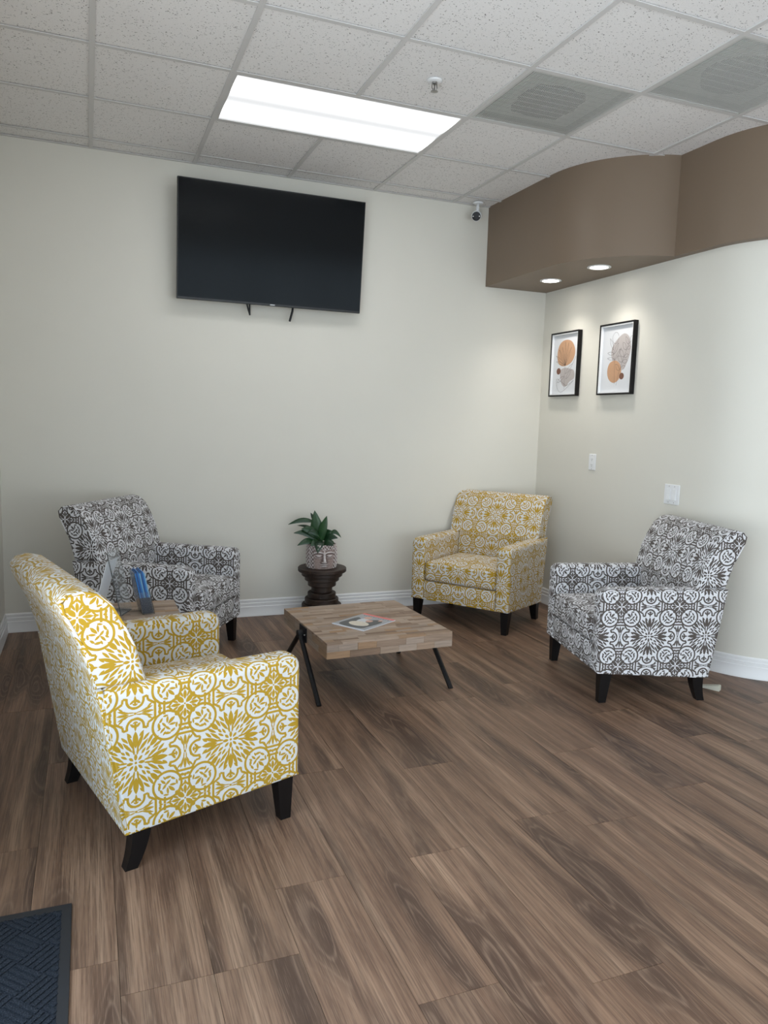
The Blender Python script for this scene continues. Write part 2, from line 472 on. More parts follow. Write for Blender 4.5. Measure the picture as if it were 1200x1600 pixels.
# ceiling: slab above, lay-in tiles and rails below it
G = .6096
ceil = S(MB().box(LX-.12, XE+.1, YF, .1, H+.15, H+.22).build('ceiling', flat('ceiling_deck', (.3, .3, .3), .9)))
rowY = lambda j: -1.392+G*j
skip = {}
LIGHTS = [((1, 3), (0, 1)), ((1, 3), (-7, -6)), ((6, 8), (-7, -6))]  # last two are unseen, added to light the camera-facing surfaces
VENTS = [((3, 4), (-1, 0)), ((4, 5), (-2, -1))]
for (c, r) in LIGHTS+VENTS:
    for a in range(*c):
        for b in range(*r): skip[(a, b)] = 1
tm = {}
for a in range(-1, 10):
    for b in range(-10, 3):
        if (a, b) in skip: continue
        x0, x1 = max(a*G, LX), min((a+1)*G, XE); y0, y1 = max(rowY(b), YF), min(rowY(b+1), 0)
        if x1-x0 < .03 or y1-y0 < .03: continue
        cx, cy = (x0+x1)/2, (y0+y1)/2
        if cx > WX+.3 and cy > RC[1]-.5: continue
        key = (round(x1-x0, 3), round(y1-y0, 3))
        if key not in tm:
            hx, hy = key[0]/2-.004, key[1]/2-.004
            tm[key] = MB().box(-hx, hx, -hy, hy, .0, .016).me('ceiling_tile'); tm[key].materials.append(M['tile'])
        link('ceiling_tile', tm[key], None, ceil, (cx, cy, H+.0065))
def inside_fitting(a, b, vertical):
    """is the rail segment inside a fitting (both cells beside it belong to the same fitting)?"""
    for (c, r) in LIGHTS+VENTS:
        if vertical and c[0] < a < c[1] and r[0] <= b < r[1]: return True
        if not vertical and r[0] < b < r[1] and c[0] <= a < c[1]: return True
    return False
for a in range(0, 10):
    runs = []; 
    for b in range(-10, 3):
        if inside_fitting(a, b, True): continue
        y0, y1 = max(rowY(b), YF), min(rowY(b+1), -.001)
        if runs and abs(runs[-1][1]-y0) < 1e-6: runs[-1][1] = y1
        else: runs.append([y0, y1])
    for y0, y1 in runs: MB().box(-.012, .012, y0, y1, -.001, .006).build('grid_rail', M['rail'], ceil, (a*G, 0, H))
for b in range(-9, 3):
    MB().box(LX+.001, XE, -.012, .012, -.0006, .0035).build('grid_rail', M['rail'], ceil, (0, rowY(b), H))
MB().box(LX+.001, WX-.53, -.022, -.0005, -.0006, .0035).build('wall_angle', M['rail'], ceil, (0, 0, H))
MB().box(LX+.0005, LX+.022, YF, -.023, -.0006, .0035).build('wall_angle', M['rail'], ceil, (0, 0, H))

# ------------------------------------------------------------------ ceiling fittings
mt = emit('fluorescent_diffuser', (.97, .985, 1.0), 1.0); t = NT(mt); M['diff'] = mt
yy = t.xyz(t.coord('Object'))[1]
# two tubes behind the acrylic sheet
g1 = t.math('MULTIPLY', t.math('SUBTRACT', t.math('ABSOLUTE', yy), .15), 17.0)
b1 = t.math('EXPONENT', t.math('MULTIPLY', t.math('MULTIPLY', g1, g1), -1.0))
t.l.new(t.math('MULTIPLY_ADD', b1, 8.0, .58), t.bsdf.inputs['Emission Strength'])
t.bsdf.inputs['Base Color'].default_value = (.1, .1, .1, 1)
def troffer(c, r, label):
    cx, cy = (c[0]+c[1])*G/2, (rowY(r[0])+rowY(r[1]))/2
    o = empty('ceiling_light', (cx, cy, H)); tag(o, label, 'ceiling light', 'fluorescent ceiling panel lights')
    hx, hy = G-.012, G/2-.012
    fr = MB().box(-hx, hx, -hy, -hy+.012, -.001, .03).box(-hx, hx, hy-.012, hy, -.001, .03).box(-hx, -hx+.012, -hy+.012, hy-.012, -.001, .03).box(hx-.012, hx, -hy+.012, hy-.012, -.001, .03)
    fr.build('frame', M['rail'], o)
    MB().box(-hx+.012, hx-.012, -hy+.012, hy-.012, .004, .010).build('diffuser', M['diff'], o)
    MB().box(-hx, hx, -hy, hy, .031, .11).build('housing', M['white'], o)
labs = ['lit white fluorescent panel light in the ceiling above the television', 'unseen fluorescent panel light added in the ceiling near the camera',
        'unseen fluorescent panel light added in the ceiling at the far right end']
for (c, r), lb in zip(LIGHTS, labs): troffer(c, r, lb)

grille = flat('grey_grille_metal', (.52, .52, .50), .5, var=.04)
gback = flat('grey_duct_metal', (.74, .74, .71), .7, var=.05)
def vent(c, r, label, style):
    cx, cy = (c[0]+c[1])*G/2, (rowY(r[0])+rowY(r[1]))/2; h = G/2-.013
    o = empty('ceiling_vent', (cx, cy, H)); tag(o, label, 'air vent', 'ceiling air vents')
    MB().box(-h, h, -h, -h+.01, .0, .012).box(-h, h, h-.01, h, 0, .012).box(-h, -h+.01, -h+.01, h-.01, 0, .012).box(h-.01, h, -h+.01, h-.01, 0, .012).build('frame', grille, o)
    sl = MB(); n = 56; st = 2*(h-.01)/n
    for k in range(n):
        x0 = -h+.01+k*st
        sl.box(x0, x0+st*.45, -h+.01, h-.01, .002, .0045)
    for k in range(12):
        y0 = -h+.03+k*(2*h-.06)/11; sl.box(-h+.01, h-.01, y0-.0015, y0+.0015, .0046, .007)
    tag(sl.build('grille', grille, o), kind='stuff')
    MB().box(-h, h, -h, h, .046, .07).build('plenum', gback, o)
    ringp = MB()
    if style == 0:
        v = MB()
        for k in range(5):
            d = .03+.025*k
            v.box(-d, d, -d-.003, -d+.003, .012, .044).box(-d, d, d-.003, d+.003, .012, .044).box(-d-.003, -d+.003, -d, d, .012, .044).box(d-.003, d+.003, -d, d, .012, .044)
        v.build('deflector', M['dark'], o, (.0, .03, 0))
    ringp.lathe([(.152, .012), (.152, .045), (.147, .045), (.147, .012), (.152, .012)], 36, cap=False)
    ringp.build('duct_collar', M['iron'], o, (.0, .03, 0), smooth=False)
    if style == 1: MB().lathe([(.0005, .036), (.146, .036), (.146, .042), (.0005, .042)], 36).build('damper', M['dark'], o, (0, .03, 0))
vent(*VENTS[0], 'grey slotted ceiling vent beside the fluorescent light', 0)
vent(*VENTS[1], 'grey ceiling vent showing a round duct, at the right edge', 1)

# sprinkler
o = empty('sprinkler_head', (1.493, -1.70, H)); tag(o, 'small chrome fire sprinkler head in a ceiling tile', 'sprinkler')
MB().lathe([(.036, .004), (.036, .0), (.030, -.004), (.016, -.005)], 28).build('escutcheon', M['white'], o, smooth=True)
MB().lathe([(.013, -.004), (.013, -.014), (.009, -.016)], 16).build('body', M['chrome'], o)
fr = MB()
for s in (-1, 1): fr.tube([(s*.012, 0, -.012), (s*.013, 0, -.03), (s*.006, 0, -.042), (0, 0, -.045)], .0028, 6)
fr.build('yoke', M['chrome'], o)
MB().tube([(0, 0, -.015), (0, 0, -.042)], .0022, 6).build('bulb', M['iron'], o)
MB().lathe([(.017, -.045), (.017, -.047), (.006, -.049)], 20).build('deflector', M['chrome'], o)

# recessed lamps in the soffit
lens = emit('lamp_lens', (1.0, .96, .90), 14.0)
for (x, y, lb) in ((3.012, -.443, 'round recessed soffit lamp nearer the room corner, lit'), (3.020, -.975, 'round recessed soffit lamp farther from the room corner, lit')):
    o = empty('recessed_light', (x, y, SZ)); tag(o, lb, 'recessed light', 'recessed lamps under the soffit')
    MB().lathe([(.075, .0), (.075, -.003), (.058, -.005), (.055, .0), (.055, .0), (.075, .0)], 40, cap=False).build('trim_ring', M['white'], o, smooth=True)
    MB().lathe([(.056, -.0005), (.056, -.002), (.03, -.003)], 32).build('lens', lens, o)
    l = bpy.data.lights.new('lamp', 'SPOT'); l.energy = 13; l.spot_size = radians(115); l.spot_blend = .9; l.color = (1, .95, .88); l.shadow_soft_size = .05
    lo = bpy.data.objects.new('lamp', l); COL.objects.link(lo); lo.parent = o; lo.location = (0, 0, -.02)

# security camera
o = empty('security_camera', (2.60, -.085, H)); tag(o, 'white bullet security camera with black lens hanging in the ceiling corner', 'camera')
MB().lathe([(.036, 0), (.036, -.006), (.030, -.011), (.012, -.012)], 28).build('mount', M['white'], o, smooth=True)
MB().tube([(0, 0, -.01), (-.004, -.004, -.045), (-.008, -.010, -.07)], .011, 12).build('arm', M['white'], o, smooth=True)
dirv = Vector((-.52, -.80, -.34)).normalized(); ctr = Vector((-.012, -.012, -.095))
rotq = dirv.to_track_quat('Z', 'Y')
bd = MB().lathe([(.018, -.045), (.029, -.035), (.034, -.01), (.0345, .045), (.032, .047)], 28).build('body', M['white'], o, ctr, smooth=True); bd.rotation_mode = 'QUATERNION'; bd.rotation_quaternion = rotq
ln = MB().lathe([(.031, .0472), (.031, .050), (.02, .0515)], 28).build('lens', M['iron'], o, ctr); ln.rotation_mode = 'QUATERNION'; ln.rotation_quaternion = rotq
for s in (-1, 1):
    d = MB().lathe([(.004, .0505), (.003, .0525)], 10, (s*.022, 0, 0)).build('infrared_led', M['chrome'], o, ctr); d.rotation_mode = 'QUATERNION'; d.rotation_quaternion = rotq

# ------------------------------------------------------------------ wall television
TVW, TVH = 1.222, .722
tilt = math.atan2(.07, .719)
tv = empty('television', (1.100, -.125, 2.470)); tag(tv, 'large black flat television tilted down high on the back wall', 'television')
tv.rotation_euler = (tilt, 0, 0)
MB().box(-TVW/2, TVW/2, -.012, .018, -TVH/2, TVH/2).build('case', M['bezel'], tv, bevel=.003)
MB().box(-TVW/2+.006, TVW/2-.006, -.0135, -.0121, -TVH/2+.014, TVH/2-.006).build('screen', M['screen'], tv)
MB().box(-TVW*.38, TVW*.38, .0181, .045, -TVH/2+.05, TVH/2-.25).build('back_cover', M['bezel'], tv, bevel=.008)
MB().box(-.016, .016, -.0136, -.0121, -TVH/2+.005, -TVH/2+.010).build('logo', M['chrome'], tv)
MB().box(-.2, .2, .0451, .095, -.12, .12).build('wall_bracket', M['iron'], tv)
MB().tube([(-.165, .03, -TVH/2+.02), (-.150, .025, -TVH/2-.035), (-.140, .02, -TVH/2-.068)], .0055, 6).tube([(-.143, .03, -TVH/2+.02), (-.141, .02, -TVH/2-.068)], .0055, 6).build('release_strap', M['iron'], tv)
MB().tube([(.150, .03, -TVH/2+.02), (.146, .025, -TVH/2-.02), (.128, .02, -TVH/2-.088)], .0075, 6).build('release_strap', M['iron'], tv)

# ------------------------------------------------------------------ framed prints on the right wall
paper = flat('print_paper', (.62, .635, .66), .6, var=.01)
terra = flat('terracotta_ink', (.47, .275, .16), .7, var=.06); taupe = flat('taupe_ink', (.42, .385, .375), .7, var=.05)
brown = flat('brown_ink', (.16, .07, .045), .7, var=.08); inkl = flat('line_ink', (.06, .05, .05), .7)
def blob(pts):      # closed smooth outline through control points
    out = []; n = len(pts)
    for i in range(n):
        p0, p1, p2_, p3 = (Vector(pts[(i+k-1) % n]) for k in range(4))
        for s in range(6):
            u = s/6; out.append(.5*((2*p1)+(-p0+p2_)*u+(2*p0-5*p1+4*p2_-p3)*u*u+(-p0+3*p1-3*p2_+p3)*u**3))
    return [(q.x, q.y) for q in out]
def oval(cx, cy, rx, ry, a=0, n=30):
    return [(cx+rx*cos(t_)*cos(a)-ry*sin(t_)*sin(a), cy+rx*cos(t_)*sin(a)+ry*sin(t_)*cos(a)) for t_ in [2*pi*k/n for k in range(n)]]
def leafline(x0, y0, x1, y1, w_):
    dx, dy = x1-x0, y1-y0; pts = []
    for s in (1, -1):
        rng = range(0, 9) if s == 1 else range(8, -1, -1)
        for k in rng:
            u = k/8; ww = s*w_*sin(pi*u); pts.append((x0+dx*u-dy*ww/ max(1e-6, sqrt(dx*dx+dy*dy)), y0+dy*u+dx*ww/max(1e-6, sqrt(dx*dx+dy*dy))))
    return pts
def picture(yc, zc, wd, ht, label, shapes, lines):
    o = empty('framed_print', (WX, yc, zc)); tag(o, label, 'picture', 'framed abstract prints')
    D = .032; b = .011
    # local: -X out of the wall, -Y is rightwards in view
    fr = MB().box(-D, -.0005, -wd/2, -wd/2+b, -ht/2, ht/2).box(-D, -.0005, wd/2-b, wd/2, -ht/2, ht/2).box(-D, -.0005, -wd/2+b, wd/2-b, -ht/2, -ht/2+b).box(-D, -.0005, -wd/2+b, wd/2-b, ht/2-b, ht/2)
    fr.build('frame', M['black'], o)
    lip = MB(); a = .007; y0, z0 = wd/2-b, ht/2-b
    lip.box(-D+.003, -.008, -y0, -y0+a, -z0, z0).box(-D+.003, -.008, y0-a, y0, -z0, z0).box(-D+.003, -.008, -y0+a, y0-a, -z0, -z0+a).box(-D+.003, -.008, -y0+a, y0-a, z0-a, z0)
    lip.build('inner_lip', M['white'], o)
    pr = MB().box(-.012, -.001, -y0, y0, -z0, z0).build('print', paper, o)
    pw, ph = 2*(y0-a), 2*(z0-a)
    cv = lambda s, t_: (pw*(.5-s), ph*(.5-t_))
    zz = -.0122
    for nm, ol, mt_ in shapes:
        MB().prism([cv(*q) for q in ol], zz-.0001, zz, 'X').build(nm, mt_, pr); zz -= .00012
    lm = MB()
    for ln_ in lines:
        pts = [cv(*q) for q in ln_]
        for (ya, za), (yb, zb) in zip(pts[:-1], pts[1:]):
            L = sqrt((yb-ya)**2+(zb-za)**2)
            if L < 1e-6: continue
            ny, nz = -(zb-za)/L*.0008, (yb-ya)/L*.0008
            lm.prism([(ya+ny, za+nz), (yb+ny, zb+nz), (yb-ny, zb-nz), (ya-ny, za-nz)], zz-.0001, zz, 'X')
    lm.build('line_drawing', inkl, pr)
st = (.50, .52)
lines1 = [[(.50, .92), (.50, .80), (.49, .66), (.50, .52)]]
for tx, ty, ww in ((.47, .12, .02), (.60, .14, .02), (.72, .22, .02), (.22, .24, .022), (.10, .34, .022), (.12, .44, .02), (.35, .20, .015)):
    lines1.append(leafline(.50, .52, tx, ty, ww))
lines1 += [leafline(.52, .66, .80, .50, .03), [(.80, .50), (.92, .38)], leafline(.55, .75, .76, .60, .03), leafline(.48, .70, .20, .80, .03), blob([(.18, .74), (.20, .88), (.36, .97), (.60, .90), (.86, .78), (.60, .86), (.40, .80)]) ]
picture(-.327, 1.836, .345, .470, 'left black framed abstract print, terracotta oval above a grey shape',
        [('taupe_shape', blob([(.30, .62), (.46, .56), (.70, .58), (.86, .62), (.88, .74), (.70, .80), (.55, .88), (.38, .82)]), taupe),
         ('terracotta_shape', blob([(.48, .09), (.72, .13), (.86, .26), (.84, .40), (.68, .50), (.40, .53), (.20, .46), (.16, .28), (.26, .14)]), terra),
         ('brown_dot', oval(.24, .61, .085, .055), brown)], lines1)
lines2 = [[(.46, .88), (.44, .70), (.42, .52)], [(.52, .90), (.56, .76), (.64, .60), (.72, .48), (.80, .36), (.86, .28)], oval(.42, .18, .10, .085), [(.42, .52), (.34, .36), (.36, .24)]]
for a_, b_, c_, d_, e_ in ((.42, .50, .18, .48, .02), (.40, .42, .18, .40, .025), (.37, .36, .24, .18, .03), (.40, .42, .52, .26, .03), (.42, .52, .62, .34, .02), (.72, .48, .56, .36, .04), (.72, .48, .86, .45, .025),
                         (.68, .55, .52, .46, .04), (.68, .55, .84, .54, .03), (.78, .38, .66, .26, .04), (.80, .36, .92, .34, .025), (.84, .30, .74, .18, .03), (.86, .28, .98, .16, .03), (.60, .68, .46, .58, .035), (.62, .66, .78, .62, .03)):
    lines2.append(leafline(a_, b_, c_, d_, e_))
picture(-.915, 1.836, .352, .472, 'right black framed abstract print, grey shape above a terracotta oval',
        [('taupe_shape', blob([(.34, .30), (.52, .18), (.70, .13), (.86, .20), (.92, .36), (.86, .52), (.72, .66), (.56, .62), (.38, .54), (.30, .42)]), taupe),
         ('terracotta_shape', blob([(.44, .52), (.60, .58), (.66, .70), (.58, .82), (.42, .86), (.26, .80), (.20, .68), (.26, .56)]), terra),
         ('brown_dot', oval(.68, .765, .075, .05), brown)], lines2)

# outlet and switch plate
o = empty('wall_outlet', (WX, -.706, 1.135)); tag(o, 'small white electrical outlet plate below the framed prints', 'outlet')
MB().box(-.006, 0, -.0375, .0375, -.057, .057).build('plate', M['white'], o, bevel=.003)
MB().box(-.0075, -.0055, -.017, .017, -.034, .034).build('receptacle', M['white'], o, bevel=.0008)
for z_ in (-.020, .020):
    for y_ in (-.006, .006): MB().box(-.0078, -.0074, y_-.0012, y_+.0012, z_-.004, z_+.004).build('slot', M['dark'], o)
    MB().lathe([(.0024, -.0078), (.0024, -.0074)], 10, (0, 0, z_-.010), axis='X').build('ground_hole', M['dark'], o)
MB().box(-.0085, -.0074, -.011, .011, -.004, .0035).build('test_button', M['white'], o)
for z_ in (-.048, .048): MB().lathe([(.003, -.0066), (.003, -.0058)], 10, (0, 0, z_), axis='X').build('screw', M['chrome'], o)
o = empty('light_switch', (WX, -1.502, .985)); tag(o, 'white double rocker light switch plate above the right armchair', 'switch')
MB().box(-.006, 0, -.063, .063, -.061, .061).build('plate', M['white'], o, bevel=.003)
for y_ in (-.023, .023):
    MB().box(-.0072, -.0055, y_-.018, y_+.018, -.036, .036).build('surround', M['white'], o)
    MB().prism([(-.0073, .033), (-.0085, .033), (-.0095, 0), (-.0130, -.033), (-.0073, -.033)], y_-.0155, y_+.0155, 'Y').build('rocker', M['white'], o)
    for z_ in (-.049, .049): MB().lathe([(.003, -.0066), (.003, -.0058)], 10, (0, y_, z_), axis='X').build('screw', M['chrome'], o)

# ------------------------------------------------------------------ armchairs (local: +X forward, +Y left, Z up)
REP = .306
def inset(pts, d):
    """offset a closed CCW outline inwards by d"""
    n = len(pts); out = []
    for i in range(n):
        a, b, c_ = Vector(pts[i-1]), Vector(pts[i]), Vector(pts[(i+1) % n])
        e1 = (b-a).normalized(); e2 = (c_-b).normalized()
        n1 = Vector((-e1.y, e1.x)); n2 = Vector((-e2.y, e2.x)); nn = (n1+n2)
        if nn.length < 1e-6: nn = n1
        nn.normalize(); k = d/max(.35, nn.dot(n1)); out.append((b.x+nn.x*k, b.y+nn.y*k))
    return out
def roundpoly(pts, rad, seg=5):
    """round the corners of a CCW polygon; rad = radius for each corner"""
    out = []; n = len(pts)
    for i in range(n):
        a, b, c_ = Vector(pts[i-1]), Vector(pts[i]), Vector(pts[(i+1) % n]); r = rad[i]
        if r <= 0: out.append((b.x, b.y)); continue
        u = (a-b).normalized(); v_ = (c_-b).normalized(); ang = u.angle(v_); L = r/math.tan(ang/2)
        L = min(L, (a-b).length*.48, (c_-b).length*.48)
        p0, p1 = b+u*L, b+v_*L
        for k in range(seg+1):
            s = k/seg; q = p0*(1-s)**2+b*2*s*(1-s)+p1*s*s; out.append((q.x, q.y))
    return out
def ccw(pts):
    A = sum(pts[i-1][0]*pts[i][1]-pts[i][0]*pts[i-1][1] for i in range(len(pts)))
    return pts if A > 0 else pts[::-1]
def pillow(outline, lo, hi, r, axis, seg=4, crown=0.0, rings=5, crown_lo=0.0, clip=None):
    """extrude an outline between lo and hi with edges rounded to r; crown bulges the hi cap"""
    ofn = outline if callable(outline) else (lambda d, o_=ccw(outline): inset(o_, d) if d else o_)
    outline = ofn(0.0)
    def cap(sign, cr):
        base = hi if sign > 0 else lo; L = []
        for k in range(seg+1):
            a = (pi/2)*k/seg; L.append((ofn(r*(1-cos(a))), base-sign*r*(1-sin(a))))
        cx = sum(p_[0] for p_ in outline)/len(outline); cy = sum(p_[1] for p_ in outline)/len(outline)
        last = L[-1][0]
        if cr:
            for k in range(1, rings+1):
                s = 1-k/(rings+.6); L.append(([(cx+(x-cx)*s, cy+(y-cy)*s) for x, y in last], base+sign*cr*(1-s*s)**1.0))
        else: L.append((ofn(r+.005), base))
        return L
    up = cap(1, crown); dn_ = cap(-1, crown_lo)
    seq = dn_[::-1]+up; n = len(outline); v = []; f = []
    for pts, h in seq:
        for (a, b) in pts: v.append({'Z': (a, b, h), 'Y': (a, h, b), 'X': (h, a, b)}[axis])
    for i in range(len(seq)-1):
        for k in range(n):
            a = i*n+k; b = i*n+(k+1) % n; f.append((a, b, b+n, a+n))
    f.append(tuple(range(n-1, -1, -1))); f.append(tuple(range((len(seq)-1)*n, len(seq)*n)))
    return v, f
def clothmesh(name, v, f, uvfn):
    me = mesh(name, v, f, True)
    bm = bmesh.new(); bm.from_mesh(me)
    for e in bm.edges:
        if len(e.link_faces) == 2 and e.calc_face_angle(0) > radians(50): e.smooth = False
    bm.to_mesh(me); bm.free()
    uvl = me.uv_layers.new(name='UVMap')
    for p_ in me.polygons:
        for li in p_.loop_indices:
            co = me.vertices[me.loops[li].vertex_index].co
            uu, vv = uvfn(co, p_.normal); uvl.data[li].uv = (uu/REP, vv/REP)
    return me
BW = .350
HW, ZF, ZR, XF = .369, .162, .127, .36
XB, XA, ZA = -.233, -.305, .587
AT = .098
def uv_box(ox=.10, oz=.345):
    def fn(c, n):
        ax = max(range(3), key=lambda i: abs(n[i]))
        if ax == 1: return (c.x-ox, c.z-oz)
        if ax == 0: return (c.y, c.z-oz)
        return (c.x-ox, c.y+.10)
    return fn
def uv_arm(c, n):
    if abs(n.x) > .75: return (c.y, c.z-.345)
    if abs(n.z) > .6 and n.z > 0: return (c.x-.10, c.z-.345+(HW-abs(c.y)))
    return (c.x-.10, c.z-.345)
back_prof = [(-.245, .135), (-.275, .36), (-.312, .59), (-.352, .72), (-.398, .815), (-.404, .850), (-.385, .872), (-.345, .880), (-.300, .868), (-.262, .835), (-.225, .770), (-.190, .690), (-.160, .59), (-.150, .43), (-.150, .30), (-.18, .135)]
def arc_uv(prof):
    """distance along the upper part of the profile, used as the vertical pattern coordinate"""
    cum = [0]
    for a, b in zip(prof[:-1], prof[1:]): cum.append(cum[-1]+(Vector(b)-Vector(a)).length)
    def s_of(x, z):
        best = (9, 0)
        for i in range(len(prof)-1):
            a, b = Vector(prof[i]), Vector(prof[i+1]); d = b-a; u = max(0, min(1, (Vector((x, z))-a).dot(d)/d.length_squared))
            q = (a+d*u-Vector((x, z))).length
            if q < best[0]: best = (q, cum[i]+d.length*u)
        return best[1]
    return s_of, cum
s_of, cum = arc_uv(back_prof)
S0 = s_of(-.205, .72)
def uv_back(c, n):
    if abs(n.y) > .7: return (c.x-.10, c.z-.345)
    return (c.y, S0-s_of(c.x, c.z))
def leg_mesh(front):
    secs = []
    for k in range(6):
        u = k/5; z = (.17 if front else .14)*(1-u)
        hw = .030-.012*u; hd = .030-.011*u
        dx = (.010*u if front else -.030*u*u-.002)
        secs.append((dx, z, hd, hw))
    v = []; f = []
    for dx, z, hd, hw in secs: v += [(dx-hd, -hw, z), (dx+hd, -hw, z), (dx+hd, hw, z), (dx-hd, hw, z)]
    for i in range(5):
        for k in range(4):
            a = i*4+k; b = i*4+(k+1) % 4; f.append((a, b, b+4, a+4))
    f += [(0, 1, 2, 3), (20, 21, 22, 23)]
    return mesh('leg', v, f)
def chair_meshes():
    D = {}
    side = [(XB, ZR), (XF, ZF), (XF, ZA-.002), (XA, ZA)]
    ol = lambda d: roundpoly([(XB+.2*d, ZR+.06*d), (XF-.5*d, ZF+.06*d), (XF-.5*d, ZA-.002-d), (XA+.4*d, ZA-d)], [.004, .004, max(.046-d, .006), max(.034-d, .004)])
    for s, nm in ((1, 'armL'), (-1, 'armR')):
        lo, hi = sorted((s*HW, s*(HW-AT)))
        D[nm] = clothmesh('arm', *pillow(ol, lo, hi, .030, 'Y', 5), uv_arm)
    iy = HW-AT-.002
    # front rail and seat deck between the arms
    rail = [(XB+.07, ZR+.008), (XF-.006, ZF), (XF-.006, .288), (XB+.08, .288)]
    D['rail'] = clothmesh('front_rail', *pillow(roundpoly(rail, [.010]*4, 2), -iy, iy, .003, 'Y', 2), uv_box())
    # cushion
    co = lambda d: roundpoly([(-.150+d, -iy+d), (XF+.004-d, -iy+d), (XF+.004-d, iy-d), (-.150+d, iy-d)], [max(.03-d, .002), max(.04-d, .005), max(.04-d, .005), max(.03-d, .002)], 4)
    D['cushion'] = clothmesh('seat_cushion', *pillow(co, .290, .425, .026, 'Z', 4, crown=.030, rings=6), uv_box(.10, .40))
    # backrest: wide above the arms, and its lower part between them
    upz = ZA-.004
    up = [p_ for p_ in back_prof if p_[1] > .62]
    up = [(-.311, upz)]+up+[(-.1598, upz)]
    D['back'] = clothmesh('backrest', *pillow(ccw(up), -BW, BW, .016, 'Y', 4), uv_back)
    low = [(-.290, upz-.001), (-.245, .16), (-.16, .16), (-.150, .30), (-.150, .43), (-.161, upz-.001)]
    D['backlow'] = clothmesh('lower_backrest', *pillow(ccw(low), -iy, iy, .004, 'Y', 2), uv_back)
    # rear panel closing the back between bottom and the backrest
    rp = [(XB-.008, ZR), (XB+.006, ZR), (-.296, upz), (-.3125, upz)]
    D['panel'] = clothmesh('rear_panel', *pillow(ccw(rp), -HW+.004, HW-.004, .003, 'Y', 2), uv_back)
    # welt along the bottom edge
    w_ = MB().tube([(XB-.003, -HW+.005, ZR), (XF-.007, -HW+.005, ZF-.001), (XF-.007, HW-.005, ZF-.001), (XB-.003, HW-.005, ZR), (XB-.003, -HW+.005, ZR)], .0045, 6)
    D['welt'] = clothmesh('piping', w_.v, w_.f, lambda c, n: (c.x+c.y, .06))
    # welt round the side of the backrest
    for s, nm in ((1, 'bweltL'), (-1, 'bweltR')):
        pp = inset(ccw(up), .006); pts = [(x, s*(BW-.003), z) for x, z in pp if z > upz+.02]
        m_ = MB()
        m_.tube(pts, .004, 6); D[nm] = clothmesh('backrest_piping', m_.v, m_.f, lambda c, n: (c.x+c.z, .06))
    D['legF'] = leg_mesh(True); D['legR'] = leg_mesh(False)
    return D
CM = chair_meshes()
def armchair(x, y, deg, cloth, label, group):
    o = empty('armchair', (x, y, 0), radians(deg)); tag(o, label, 'armchair', group)
    def put(nm, key, loc=None, parent=o, mat=cloth):
        me = CM[key]
        ob = bpy.data.objects.new(nm, me); COL.objects.link(ob); ob.parent = parent
        if loc: ob.location = loc
        if len(me.materials) == 0: me.materials.append(mat)
        ob.material_slots[0].link = 'OBJECT'; ob.material_slots[0].material = mat
        return ob
    put('arm', 'armL'); put('arm', 'armR'); put('front_rail', 'rail'); put('seat_cushion', 'cushion')
    b = put('backrest', 'back'); put('lower_backrest', 'backlow'); put('rear_panel', 'panel'); put('piping', 'welt')
    put('backrest_piping', 'bweltL', None, b); put('backrest_piping', 'bweltR', None, b)
    for sy in (-1, 1):
        put('leg', 'legF', (.306, sy*.334, 0), o, M['black']); put('leg', 'legR', (-.185, sy*.334, 0), o, M['black'])
    return o
armchair(.172, -2.450, 15.4, M['yellow'], 'yellow damask armchair in the foreground, turned away beside the floor mat', 'yellow patterned armchairs')
armchair(2.554, -.455, 215.8, M['yellow'], 'yellow damask armchair facing the room from the far corner below the soffit', 'yellow patterned armchairs')
armchair(2.733, -1.856, 166.4, M['grey'], 'grey damask armchair by the right wall beneath the light switch', 'grey patterned armchairs')
armchair(.323, -.651, -32.1, M['grey'], 'grey damask armchair by the back wall left of the potted plant', 'grey patterned armchairs')

# ------------------------------------------------------------------ wooden block tables
def block_top(parent, sx, sy, zt, th, rowh, seed):
    rg = random.Random(seed)
    top = MB().box(-sx/2+.012, sx/2-.012, -sy/2+.012, sy/2-.012, zt-th, zt-.010).build('tabletop', flat('block_core', (.10, .07, .05), .8), parent)
    cache = {}
    def blk(cx, cy, cz, lx, ly, lz, rz=0):
        key = (round(lx, 3), round(ly, 3), round(lz, 3))
        if key not in cache:
            cache[key] = MB().box(-key[0]/2, key[0]/2, -key[1]/2, key[1]/2, -key[2]/2, key[2]/2).me('wood_block'); cache[key].materials.append(M['block'])
        b = link('wood_block', cache[key], None, top, (cx, cy, cz)); b.rotation_euler = (0, 0, rz)
    n = round(sy/rowh); h = sy/n
    for i in range(n):
        x = -sx/2; yc = -sy/2+h*(i+.5); first = True
        while x < sx/2-1e-4:
            L = rg.choice((.09, .11, .13, .15, .17)) if not first else rg.choice((.05, .08, .11, .14)); first = False
            if sx/2-(x+L) < .04: L = sx/2-x
            blk(x+L/2, yc, zt-.005-rg.choice((0, .0004, .0008)), L-.0006, h-.0006, .0099); x += L
    # two courses of blocks on each edge
    for (ln, off, rz) in ((sx, -sy/2, 0), (sx, sy/2, 0), (sy, -sx/2, pi/2), (sy, sx/2, pi/2)):
        for c in range(2):
            hh = (th-.010)/2; z = zt-.010-hh*(c+.5); x = -ln/2; first = True
            while x < ln/2-1e-4:
                L = rg.choice((.10, .13, .16)) if not first else (.06, .12)[c]; first = False
                if ln/2-(x+L) < .05: L = ln/2-x
                d = off-math.copysign(.006+rg.choice((0, .0004)), off)
                if rz == 0: blk(x+L/2, d, z, L-.0006, .012, hh-.0006)
                else: blk(d, x+L/2, z, L-.0006-(0), .012, hh-.0006, pi/2)
                x += L
    return top
ct = empty('coffee_table', (1.320, -1.411, 0), radians(2.7)); tag(ct, 'low square coffee table of reclaimed wood blocks on black angled legs', 'table')
CT_T = .318
